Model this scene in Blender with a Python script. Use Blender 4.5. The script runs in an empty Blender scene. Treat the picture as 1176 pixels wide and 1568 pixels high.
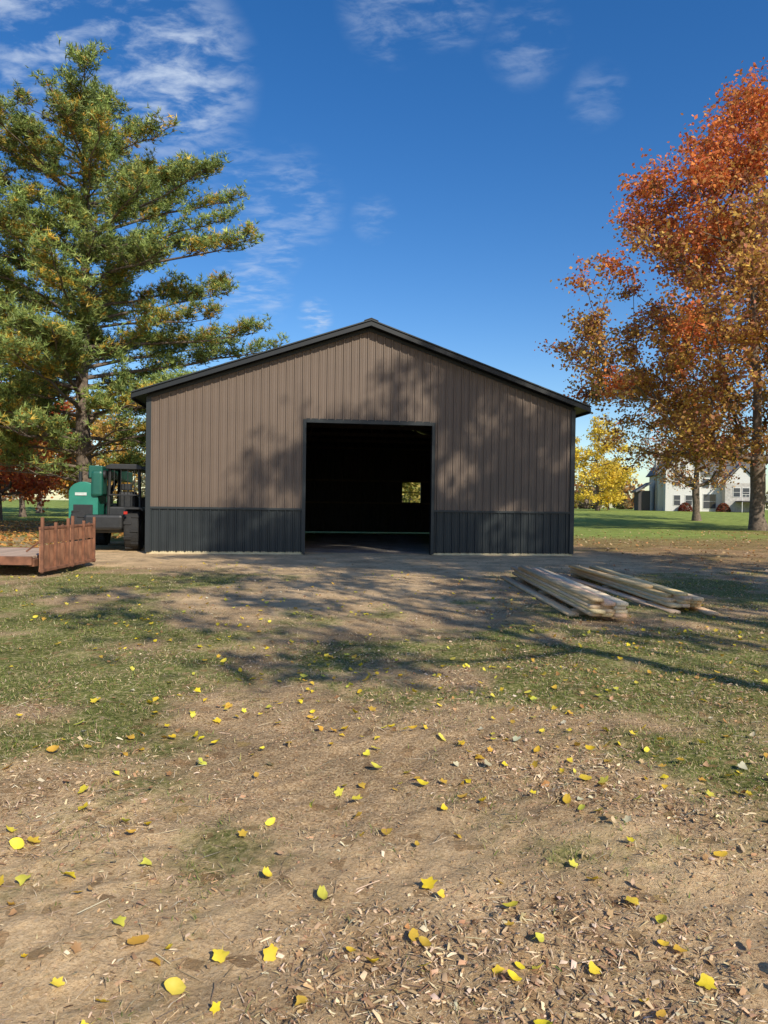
import bpy, bmesh, math, numpy as np, random
from mathutils import Vector, Matrix
random.seed(7); rng=np.random.default_rng(11)
scene=bpy.context.scene
scene.view_settings.view_transform='Standard'; scene.view_settings.look='None'; scene.view_settings.exposure=0
COL=scene.collection
rad=math.radians
# ---------------- noise helpers
def vn(x,y,s=0):
    xi=np.floor(x); yi=np.floor(y); fx=x-xi; fy=y-yi
    fx=fx*fx*(3-2*fx); fy=fy*fy*(3-2*fy)
    def h(a,b):
        v=np.sin(a*127.1+b*311.7+s*74.7)*43758.5453
        return v-np.floor(v)
    return (h(xi,yi)*(1-fx)+h(xi+1,yi)*fx)*(1-fy)+(h(xi,yi+1)*(1-fx)+h(xi+1,yi+1)*fx)*fy
def fbm(x,y,s=0,o=4):
    t=0;a=.5;n=0
    for i in range(o):
        t=t+a*vn(x*2**i+i*17.3,y*2**i-i*9.1,s+i); n+=a; a*=.5
    return t/n
def ss(a,b,x):
    t=np.clip((x-a)/(b-a),0,1); return t*t*(3-2*t)
# ---------------- materials
def newmat(name):
    m=bpy.data.materials.new(name); m.use_nodes=True
    nt=m.node_tree; return m,nt,nt.nodes['Principled BSDF']
def mat(name,col,rough=.6,metal=0,var=.25,scale=8,bump=0,spec=.5):
    m,nt,b=newmat(name)
    tc=nt.nodes.new('ShaderNodeTexCoord'); n=nt.nodes.new('ShaderNodeTexNoise'); n.inputs['Scale'].default_value=scale; n.inputs['Detail'].default_value=6
    nt.links.new(tc.outputs['Object'],n.inputs['Vector'])
    r=nt.nodes.new('ShaderNodeMapRange'); r.inputs['From Min'].default_value=.3; r.inputs['From Max'].default_value=.7
    r.inputs['To Min'].default_value=1-var; r.inputs['To Max'].default_value=1+var
    nt.links.new(n.outputs['Fac'],r.inputs['Value'])
    v=nt.nodes.new('ShaderNodeVectorMath'); v.operation='SCALE'; v.inputs[0].default_value=col
    nt.links.new(r.outputs[0],v.inputs['Scale']); nt.links.new(v.outputs[0],b.inputs['Base Color'])
    b.inputs['Roughness'].default_value=rough; b.inputs['Metallic'].default_value=metal; b.inputs['Specular IOR Level'].default_value=spec
    if bump:
        bp=nt.nodes.new('ShaderNodeBump'); bp.inputs['Distance'].default_value=bump
        nt.links.new(n.outputs['Fac'],bp.inputs['Height']); nt.links.new(bp.outputs[0],b.inputs['Normal'])
    return m
def colmat(name,rough=.7,trans=0,spec=.3,nscale=0):
    m,nt,b=newmat(name)
    a=nt.nodes.new('ShaderNodeAttribute'); a.attribute_name='Col'
    src=a.outputs['Color']
    if nscale:
        tc=nt.nodes.new('ShaderNodeTexCoord'); mp=nt.nodes.new('ShaderNodeMapping'); mp.inputs['Scale'].default_value=(1,.06,1)
        n=nt.nodes.new('ShaderNodeTexNoise'); n.inputs['Scale'].default_value=nscale; n.inputs['Detail'].default_value=5
        nt.links.new(tc.outputs['Object'],mp.inputs[0]); nt.links.new(mp.outputs[0],n.inputs['Vector'])
        r=nt.nodes.new('ShaderNodeMapRange'); r.inputs['From Min'].default_value=.3; r.inputs['From Max'].default_value=.7; r.inputs['To Min'].default_value=.75; r.inputs['To Max'].default_value=1.12
        nt.links.new(n.outputs['Fac'],r.inputs['Value'])
        v=nt.nodes.new('ShaderNodeVectorMath'); v.operation='SCALE'; nt.links.new(src,v.inputs[0]); nt.links.new(r.outputs[0],v.inputs['Scale']); src=v.outputs[0]
    nt.links.new(src,b.inputs['Base Color']); b.inputs['Roughness'].default_value=rough; b.inputs['Specular IOR Level'].default_value=spec
    if trans:
        t=nt.nodes.new('ShaderNodeBsdfTranslucent'); nt.links.new(src,t.inputs['Color'])
        mx=nt.nodes.new('ShaderNodeMixShader'); mx.inputs[0].default_value=trans
        nt.links.new(b.outputs[0],mx.inputs[1]); nt.links.new(t.outputs[0],mx.inputs[2])
        nt.links.new(mx.outputs[0],nt.nodes['Material Output'].inputs['Surface'])
    return m
# ---------------- mesh helpers
def np_mesh(name,V,T,mt,cols=None,parent=None,smooth=False):
    me=bpy.data.meshes.new(name); V=np.asarray(V,dtype=np.float32); T=np.asarray(T,dtype=np.int32)
    me.vertices.add(len(V)); me.vertices.foreach_set('co',V.ravel())
    me.loops.add(T.size); me.loops.foreach_set('vertex_index',T.ravel())
    me.polygons.add(len(T)); me.polygons.foreach_set('loop_start',np.arange(0,T.size,3,dtype=np.int32))
    me.update(calc_edges=True)
    if smooth: me.polygons.foreach_set('use_smooth',np.ones(len(T),dtype=bool))
    if cols is not None:
        c=np.ones((len(V),4),dtype=np.float32); c[:,:cols.shape[1]]=cols
        a=me.color_attributes.new('Col','FLOAT_COLOR','POINT'); a.data.foreach_set('color',c.ravel())
    me.materials.append(mt)
    ob=bpy.data.objects.new(name,me); COL.objects.link(ob)
    if parent: ob.parent=parent
    return ob
def rotm(yaw,tilt,roll):
    n=len(yaw); cy,sy=np.cos(yaw),np.sin(yaw); ct,st=np.cos(tilt),np.sin(tilt); cr,sr=np.cos(roll),np.sin(roll)
    z=np.zeros(n);o=np.ones(n)
    Z=np.stack([cy,-sy,z,sy,cy,z,z,z,o],1).reshape(n,3,3)
    X=np.stack([o,z,z,z,ct,-st,z,st,ct],1).reshape(n,3,3)
    Y=np.stack([cr,z,sr,z,o,z,-sr,z,cr],1).reshape(n,3,3)
    return Z@X@Y
def scatter(templates,pos,R,scale,cols):
    n=len(pos); idx=rng.integers(0,len(templates),n)
    if np.ndim(scale)==1: scale=np.repeat(np.asarray(scale)[:,None],3,1)
    VV=[];TT=[];CC=[];off=0
    for k,(tv,tf) in enumerate(templates):
        s=np.where(idx==k)[0]
        if len(s)==0: continue
        tv=np.asarray(tv,float); tf=np.asarray(tf)
        v=np.einsum('nij,nkj->nki',R[s],tv[None]*scale[s][:,None,:])+pos[s][:,None,:]
        VV.append(v.reshape(-1,3)); TT.append((tf[None]+(np.arange(len(s))*len(tv))[:,None,None]).reshape(-1,3)+off)
        CC.append(np.repeat(cols[s],len(tv),0)); off+=len(s)*len(tv)
    return np.concatenate(VV),np.concatenate(TT),np.concatenate(CC)
def rnd(a,b,n): return rng.uniform(a,b,n)
def pick(pal,n,jit=.2):
    pal=np.array(pal); c=pal[rng.integers(0,len(pal),n)]
    return np.clip(c*(1+rng.uniform(-jit,jit,(n,1)))*(1+rng.uniform(-jit*.4,jit*.4,(n,3))),0,1)
def empty(name,loc=(0,0,0),rz=0):
    e=bpy.data.objects.new(name,None); e.location=loc; e.rotation_euler=(0,0,rz); COL.objects.link(e); return e
def fin(bm,name,mt,parent,smooth=False):
    me=bpy.data.meshes.new(name); bm.to_mesh(me); bm.free(); me.materials.append(mt)
    if smooth:
        for p in me.polygons: p.use_smooth=True
    ob=bpy.data.objects.new(name,me); COL.objects.link(ob); ob.parent=parent; return ob
def box(parent,name,c,s,mt,bevel=.008,rot=(0,0,0)):
    bm=bmesh.new(); bmesh.ops.create_cube(bm,size=1)
    bmesh.ops.scale(bm,vec=s,verts=bm.verts)
    if bevel: bmesh.ops.bevel(bm,geom=bm.edges[:],offset=min(bevel,min(s)*.3),segments=2,affect='EDGES',profile=.5)
    ob=fin(bm,name,mt,parent); ob.location=c; ob.rotation_euler=rot; return ob
def cyl(parent,name,c,r,d,axis,mt,seg=28,r2=None,bevel=0):
    bm=bmesh.new(); bmesh.ops.create_cone(bm,cap_ends=True,segments=seg,radius1=r,radius2=r if r2 is None else r2,depth=d)
    if bevel:
        es=[e for e in bm.edges if len(e.link_faces)==2 and any(len(f.verts)>4 for f in e.link_faces)]
        bmesh.ops.bevel(bm,geom=es,offset=bevel,segments=3,affect='EDGES',profile=.5)
    ob=fin(bm,name,mt,parent,False); ob.location=c
    ob.rotation_euler={'X':(0,rad(90),0),'Y':(rad(90),0,0),'Z':(0,0,0)}[axis]; return ob
def rod(parent,name,a,b,r,mt,seg=8):
    a=Vector(a);b=Vector(b);d=b-a
    bm=bmesh.new(); bmesh.ops.create_cone(bm,cap_ends=True,segments=seg,radius1=r,radius2=r,depth=d.length)
    ob=fin(bm,name,mt,parent); ob.location=(a+b)/2; ob.rotation_euler=d.to_track_quat('Z','Y').to_euler(); return ob
def prism(parent,name,pts,y0,y1,mt,bevel=0):
    bm=bmesh.new(); a=[bm.verts.new((x,y0,z)) for x,z in pts]; b=[bm.verts.new((x,y1,z)) for x,z in pts]
    bm.faces.new(a); bm.faces.new(b[::-1]); n=len(pts)
    for i in range(n): bm.faces.new((a[i],b[i],b[(i+1)%n],a[(i+1)%n]))
    bmesh.ops.recalc_face_normals(bm,faces=bm.faces)
    if bevel: bmesh.ops.bevel(bm,geom=bm.edges[:],offset=bevel,segments=2,affect='EDGES',profile=.5)
    return fin(bm,name,mt,parent)
class Tubes:
    def __init__(s): s.V=[];s.T=[];s.n=0
    def add(s,P,r,k=5):
        P=np.asarray(P,float); m=len(P)
        t=np.gradient(P,axis=0); t/=np.linalg.norm(t,axis=1)[:,None]+1e-9
        up=np.where(np.abs(t[:,2:3])>.9,np.array([[1,0,0]]),np.array([[0,0,1]]))
        a=np.cross(t,up); a/=np.linalg.norm(a,axis=1)[:,None]+1e-9; b=np.cross(t,a)
        th=np.arange(k)*2*np.pi/k
        ring=P[:,None,:]+np.asarray(r)[:,None,None]*(a[:,None,:]*np.cos(th)[None,:,None]+b[:,None,:]*np.sin(th)[None,:,None])
        s.V.append(ring.reshape(-1,3)); i=np.arange(m-1)[:,None]*k; j=np.arange(k)[None]; j2=(j+1)%k
        A=i+j;B=i+j2;C=i+k+j2;D=i+k+j
        s.T.append(np.concatenate([np.stack([A,B,C],-1).reshape(-1,3),np.stack([A,C,D],-1).reshape(-1,3)])+s.n); s.n+=m*k
    def get(s): return np.concatenate(s.V),np.concatenate(s.T)
# ---------------- ground functions
def hz(x,y):
    x=np.asarray(x,float);y=np.asarray(y,float)
    near=1-ss(14,18,y)
    z=(fbm(x*.9,y*.9,3,3)-.5)*.10*near+(fbm(x*5,y*5,5,3)-.5)*.05*(1-ss(6,12,y))+(fbm(x*17,y*17,8,3)-.5)*.035*(1-ss(4,7,y))
    z=z+.05*np.exp(-((x+1.0)**2/.25+(y-2.35)**2/.06))
    return z+1.0*ss(60,112,y)
def masks(x,y):
    n=fbm(x*.5,y*.5,21,4); n2=fbm(x*1.7,y*1.7,31,4)
    g=.35+.0*x
    left=ss(0,-3.5,x)*ss(5,10,y)*(1-ss(14.5,16.5,y)); g=g+.18*left
    right=ss(.5,2.8,x)*ss(2.6,6,y)*(1-ss(17,19,y)); g=g+.20*right
    mid=ss(2.6,4.2,y)*(1-ss(8,11,y)); g=g+.13*mid
    g=g-.28*(1-ss(2.3,3.6,y))
    track=np.exp(-((x+.5)/2.4)**4)*ss(7,11,y); g=g-.38*track
    front=ss(14.6,17.4,y+(n-.5)*5)*(1-ss(22,24,y))*(1-ss(7.5,9.5,np.abs(x+.3))); g=g-.7*front
    far=ss(24,30,y); g=g+.9*far
    g=np.clip(ss(.20,1.0,g+(n-.5)*1.3+(n2-.5)*1.2),0,1)
    d=np.clip(front*.8+track*.5+.6*(1-ss(2.6,5,y))*ss(.38,.6,n)+(n2-.5)*1.5+.25,0,1)
    d=np.maximum(d,np.exp(-((x+.95)**2/.5+(y-2.6)**2/.09)))
    l=np.clip(ss(-14,-18,x)*ss(20,25,y)*(1-ss(42,46,y))+ss(4,8,x)*ss(12,19,y)*(1-ss(30,40,y))*.5+np.exp(-((x-26)**2+(y-42)**2)/90)*.5,0,1)
    gr=np.exp(-((x+.6)/2.5)**4)*ss(20.4,21.4,y)*(1-ss(33,35,y))*.8
    return g,d,l,gr
def grow(start,step,f,end):
    o=[];v=start
    while v<end: step*=f; v+=step; o.append(v)
    return np.array(o)
gx=grow(4,.04,1.06,500); xs=np.concatenate([-gx[::-1],np.linspace(-4,4,201),gx])
ys=np.concatenate([1.2-grow(0,.05,1.15,60)[::-1],np.arange(1.2,6,.035),grow(6,.035,1.035,800)])
X,Y=np.meshgrid(xs,ys); g,d,l,gr=masks(X,Y); Zg=hz(X,Y)
nx=len(xs);ny=len(ys); I=(np.arange(ny-1)[:,None]*nx+np.arange(nx-1)[None]).ravel()
T=np.concatenate([np.stack([I,I+1,I+nx+1],1),np.stack([I,I+nx+1,I+nx],1)])
def ground_mat():
    m,nt,b=newmat('ground_soil_grass'); N=nt.nodes; L=nt.links
    a=N.new('ShaderNodeAttribute'); a.attribute_name='Col'
    sep=N.new('ShaderNodeSeparateColor'); L.new(a.outputs['Color'],sep.inputs[0])
    tc=N.new('ShaderNodeTexCoord'); sp=N.new('ShaderNodeSeparateXYZ'); L.new(tc.outputs['Object'],sp.inputs[0])
    def noise(sc,det=6,ro=.6):
        n=N.new('ShaderNodeTexNoise'); n.inputs['Scale'].default_value=sc; n.inputs['Detail'].default_value=det; n.inputs['Roughness'].default_value=ro
        L.new(tc.outputs['Object'],n.inputs['Vector']); return n.outputs['Fac']
    def ramp(src,st):
        r=N.new('ShaderNodeValToRGB'); e=r.color_ramp.elements
        e[0].position,e[0].color=st[0][0],(*st[0][1],1); e[1].position,e[1].color=st[-1][0],(*st[-1][1],1)
        for p,c in st[1:-1]:
            q=e.new(p); q.color=(*c,1)
        L.new(src,r.inputs[0]); return r.outputs[0]
    def mix(f,A,B,bt='MIX'):
        x=N.new('ShaderNodeMix'); x.data_type='RGBA'; x.blend_type=bt
        if hasattr(f,'links'): L.new(f,x.inputs[0])
        else: x.inputs[0].default_value=f
        L.new(A,x.inputs[6]); L.new(B,x.inputs[7]); return x.outputs[2]
    def thr(mask,nz,w=.35):
        ad=N.new('ShaderNodeMath'); ad.operation='ADD'; L.new(mask,ad.inputs[0]); L.new(nz,ad.inputs[1])
        r=N.new('ShaderNodeMapRange'); r.interpolation_type='SMOOTHSTEP'; r.inputs['From Min'].default_value=1-w; r.inputs['From Max'].default_value=1+w*.6
        L.new(ad.outputs[0],r.inputs['Value']); return r.outputs[0]
    nf=noise(70,8,.7); nm=noise(9,6,.65); ng=noise(26,8,.7); nl=noise(3,8,.7)
    base=ramp(nf,[(.3,(.16,.095,.048)),(.45,(.42,.275,.145)),(.56,(.64,.45,.255)),(.72,(.82,.64,.41))])
    dirt=ramp(nf,[(.25,(.44,.27,.135)),(.5,(.72,.50,.275)),(.75,(.86,.65,.40))])
    green=ramp(ng,[(.3,(.06,.07,.02)),(.43,(.15,.17,.045)),(.53,(.27,.26,.085)),(.64,(.58,.47,.25))])
    lawn=ramp(nl,[(.3,(.16,.21,.05)),(.5,(.27,.34,.075)),(.7,(.40,.44,.14))])
    lw=N.new('ShaderNodeMapRange'); lw.interpolation_type='SMOOTHSTEP'; lw.inputs['From Min'].default_value=24; lw.inputs['From Max'].default_value=36; L.new(sp.outputs[1],lw.inputs['Value'])
    green=mix(lw.outputs[0],green,lawn)
    v=N.new('ShaderNodeTexVoronoi'); v.inputs['Scale'].default_value=16; L.new(tc.outputs['Object'],v.inputs['Vector'])
    vs=N.new('ShaderNodeSeparateColor'); L.new(v.outputs['Color'],vs.inputs[0])
    lit=ramp(vs.outputs[0],[(0,(.14,.08,.04)),(.3,(.36,.20,.09)),(.6,(.46,.30,.15)),(.85,(.22,.13,.06)),(1,(.48,.33,.10))])
    gravel=ramp(nf,[(.3,(.16,.14,.12)),(.7,(.48,.43,.37))])
    c=mix(thr(sep.outputs[1],ng,.4),base,dirt)
    c=mix(thr(sep.outputs[0],nm,.5),c,green)
    c=mix(thr(sep.outputs[2],ng,.3),c,lit)
    c=mix(thr(a.outputs['Alpha'],ng,.3),c,gravel)
    fl=N.new('ShaderNodeMath'); fl.operation='GREATER_THAN'; fl.inputs[1].default_value=.94; L.new(vs.outputs[1],fl.inputs[0])
    c=mix(fl.outputs[0],c,mix(.6,c,lit))
    big=noise(1.1,5,.65); br=N.new('ShaderNodeMapRange'); br.inputs['From Min'].default_value=.33; br.inputs['From Max'].default_value=.67; br.inputs['To Min'].default_value=.64; br.inputs['To Max'].default_value=1.16
    L.new(big,br.inputs['Value']); sc=N.new('ShaderNodeVectorMath'); sc.operation='SCALE'; L.new(c,sc.inputs[0]); L.new(br.outputs[0],sc.inputs['Scale'])
    L.new(sc.outputs[0],b.inputs['Base Color']); b.inputs['Roughness'].default_value=.95; b.inputs['Specular IOR Level'].default_value=.05
    bp=N.new('ShaderNodeBump'); bp.inputs['Distance'].default_value=.015; bp.inputs['Strength'].default_value=.8; L.new(nf,bp.inputs['Height'])
    bp2=N.new('ShaderNodeBump'); bp2.inputs['Distance'].default_value=.04; bp2.inputs['Strength'].default_value=.7; L.new(ng,bp2.inputs['Height']); L.new(bp.outputs[0],bp2.inputs['Normal'])
    L.new(bp2.outputs[0],b.inputs['Normal']); return m
gc=np.stack([g,d,l,gr],-1).reshape(-1,4)
np_mesh('ground',np.stack([X,Y,Zg],-1).reshape(-1,3),T,ground_mat(),gc,smooth=True)
# ---------------- ground scatter
def samp(n,y0,y1,side=.8):
    y=np.exp(rng.uniform(math.log(y0),math.log(y1),n)); x=rng.uniform(-1,1,n)*(y*.6+side); return x,y
def keep(x,y): return y<19.3+.124*(x+6.5)
chipA=([(-.5,-.10,0),(.5,-.05,.03),(.45,.07,0),(-.45,.10,.03),(0,-.13,.14),(.02,.11,.1)],[(0,4,5),(0,5,3),(4,1,2),(4,2,5)])
chipB=([(-.5,-.3,0),(.4,-.25,.1),(.5,.3,0),(-.3,.35,.2),(0,0,.02)],[(0,1,4),(1,2,4),(2,3,4),(3,0,4)])
chipC=([(-.5,-.05,0),(.5,-.02,.0),(.55,.03,.05),(-.5,.06,.05),(.1,0,.14)],[(0,1,4),(1,2,4),(2,3,4),(3,0,4)])
chipD=([(-.6,0,0),(-.1,-.07,.02),(-.05,.07,.06),(.15,.0,.16),(.7,.05,.02)],[(0,1,3),(0,3,2),(1,4,3),(3,4,2)])
chipE=([(-.4,-.16,0),(.3,-.2,.05),(.45,.12,.0),(-.2,.22,.12),(.02,.03,.16)],[(0,1,4),(1,2,4),(2,3,4),(3,0,4)])
oct_=([(1,0,0),(-.8,.2,0),(.1,1,0),(0,-.9,.1),(0,.1,.7),(0,0,-.7)],[(0,2,4),(2,1,4),(1,3,4),(3,0,4),(2,0,5),(1,2,5),(3,1,5),(0,3,5)])
m_lit=colmat('litter',.9,0,.1); m_leaf=colmat('fallen_leaf',.55,.25,.3); m_grass=colmat('grass_blade',.6,.3,.2)
n=190000; x,y=samp(n,1.75,16)
g0,d0,l0,_=masks(x,y); cl=ss(.40,.64,fbm(x*1.3,y*1.3,77,4)); p=(1-.5*d0)*(1-.3*g0)*(.2+1.0*cl)*(.45+.5*ss(-1.5,1.2,x)); k=(rng.random(n)<p)&(keep(x,y)); x=x[k];y=y[k];cl=cl[k];n=len(x)
sz=np.minimum(rng.gamma(1.6,.006,n)+.0035,.033)*(.7+.6*cl)+.0006*y
c=pick([(.48,.315,.175),(.60,.425,.25),(.68,.51,.32),(.31,.19,.10),(.72,.57,.39),(.39,.24,.13),(.24,.145,.08)],n,.2)
V,T_,C=scatter([chipA,chipC,chipD,chipD,chipE],np.stack([x,y,hz(x,y)+.002+sz*.12],1),rotm(rnd(0,6.28,n),rng.normal(0,.45,n),rng.normal(0,.45,n)),sz,c)
n=10000; x,y=samp(n,1.75,5.5); k=rng.random(n)<ss(.45,.62,fbm(x*1.6,y*1.6,55,3))*1.0+.08; x=x[k];y=y[k];n=len(x)
s=np.minimum(rng.gamma(1.5,.003,n)+.002,.014); sc=np.stack([s,s*rnd(.5,1,n),s*rnd(.4,.7,n)],1)
V2,T2,C2=scatter([oct_],np.stack([x,y,hz(x,y)+s*.1],1),rotm(rnd(0,6.28,n),rnd(-.5,.5,n),rnd(-.5,.5,n)),sc,pick([(.46,.30,.17),(.57,.40,.24),(.34,.21,.12)],n))
n=900; x,y=samp(n,1.75,7); s=rnd(.04,.12,n); sc=np.stack([s,s*.2+.012,s*.2],1)
V3,T3,C3=scatter([chipC],np.stack([x,y,hz(x,y)+.006],1),rotm(rnd(0,6.28,n),rng.normal(0,.10,n),rng.normal(0,.10,n)),sc,pick([(.5,.36,.22),(.68,.54,.36),(.34,.22,.13)],n))
np_mesh('wood_chip_mulch',np.concatenate([V,V2,V3]),np.concatenate([T_,T2+len(V),T3+len(V)+len(V2)]),m_lit,np.concatenate([C,C2,C3]))
def leaf_t(lobes,curl,fold):
    pts=[];m=18
    for i in range(m):
        t=2*math.pi*i/m
        r=.5*(1+(.22*math.cos(lobes*t) if lobes else 0))*(1+.12*random.uniform(-1,1))
        xx=r*math.cos(t)*(1.15 if not lobes else 1); yy=r*math.sin(t)*(.72 if not lobes else .95)
        pts.append((xx,yy,curl*(xx*xx)+fold*abs(yy)+random.uniform(-.03,.03)))
    V=[(0,0,0)]+pts; F=[(0,i+1,(i+1)%m+1) for i in range(m)]
    V+= [(.5,-.012,curl*.25),(.5,.012,curl*.25),(.95,.06,.1)]; k=len(V); F.append((k-3,k-1,k-2)); return V,F
LT=[leaf_t(0,.4,.3),leaf_t(5,.6,.15),leaf_t(5,-.4,.4),leaf_t(0,1.0,.6),leaf_t(3,.6,.3)]
def leaves(n,y0,y1,pal,smin,smax,pf=None,tilt=.35):
    x,y=samp(n,y0,y1)
    if pf is not None:
        k=(rng.random(n)<pf(x,y)); x=x[k];y=y[k]
    k=keep(x,y); x=x[k];y=y[k];n=len(x)
    s=rnd(smin,smax,n)
    return scatter(LT,np.stack([x,y,hz(x,y)+.010+.1*s],1),rotm(rnd(0,6.28,n),rng.normal(0,tilt,n),rng.normal(0,tilt,n)),s,pick(pal,n,.18))
yel=[(.84,.64,.04),(.88,.70,.07),(.74,.52,.05),(.76,.68,.10),(.66,.40,.06)]
brn=[(.48,.29,.14),(.55,.36,.19),(.38,.21,.10),(.60,.44,.26),(.52,.26,.09)]
pale=[(.66,.60,.42),(.60,.55,.36)]
A=leaves(2000,1.9,17,yel,.028,.06,lambda x,y:.18+.82*ss(.35,.65,fbm(x*.8,y*.8,91,3))*ss(2.6,5,y))
B=leaves(5500,1.9,19,brn,.015,.04,lambda x,y:.05+.95*ss(.3,3.5,x)*ss(2.8,7,y),tilt=.6)
Cc=leaves(80,2.8,14,pale,.03,.05)
Vs=[];Ts=[];Cs=[];o=0
for v,t,c in (A,B,Cc): Vs.append(v);Ts.append(t+o);Cs.append(c);o+=len(v)
n=9000; x=rnd(3.5,30,n); y=rnd(14,46,n); k=(masks(x,y)[2]*.8>rng.random(n))&((y<19)|(x>7)); x=x[k];y=y[k];n=len(x)
v,t,c=scatter([chipB],np.stack([x,y,hz(x,y)+.02],1),rotm(rnd(0,6.28,n),rng.normal(0,.4,n),rng.normal(0,.4,n)),rnd(.06,.12,n),pick(brn,n)); Vs.append(v);Ts.append(t+o);Cs.append(c);o+=len(v)
n=9000; x=rnd(-34,-10,n); y=rnd(19,46,n); v,t,c=scatter([chipB],np.stack([x,y,hz(x,y)+.03],1),rotm(rnd(0,6.28,n),rng.normal(0,.4,n),rng.normal(0,.4,n)),rnd(.09,.18,n),pick([(.6,.28,.08),(.5,.23,.07),(.65,.4,.11)],n)); Vs.append(v);Ts.append(t+o);Cs.append(c)
np_mesh('fallen_leaves',np.concatenate(Vs),np.concatenate(Ts),m_leaf,np.concatenate(Cs))
bl=([(-.5,0,0),(.5,0,0),(.35,.12,.55),(-.35,.12,.55),(.0,.45,1)],[(0,1,2),(0,2,3),(3,2,4)])
n=400000; x,y=samp(n,1.9,18.5); g0,d0,_,_=masks(x,y); pp=np.clip(g0*.8+.30*(1-d0),0,1)*ss(.28,.6,fbm(x*4,y*4,66,3)); k=(rng.random(n)<pp)&keep(x,y)
x=x[k];y=y[k];g0=g0[k];n=len(x); gn=rng.random(n)<(g0*.6+.06)
h=rnd(.012,.042,n)*(1+.02*y)*np.where(gn,1,.85); w=.0026+.0006*y
c=np.where(gn[:,None],pick([(.17,.215,.05),(.24,.28,.075),(.13,.16,.04),(.34,.33,.11)],n,.25),pick([(.58,.46,.25),(.70,.57,.35),(.50,.36,.19),(.63,.48,.29)],n,.2))
v,t,c=scatter([bl],np.stack([x,y,hz(x,y)-.002],1),rotm(rnd(0,6.28,n),rng.normal(-.6,.5,n)-np.where(gn,0,.5),rng.normal(0,.3,n)),np.stack([w*rnd(.7,1.3,n),h,h],1),c)
np_mesh('grass',v,t,m_grass,c)
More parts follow.
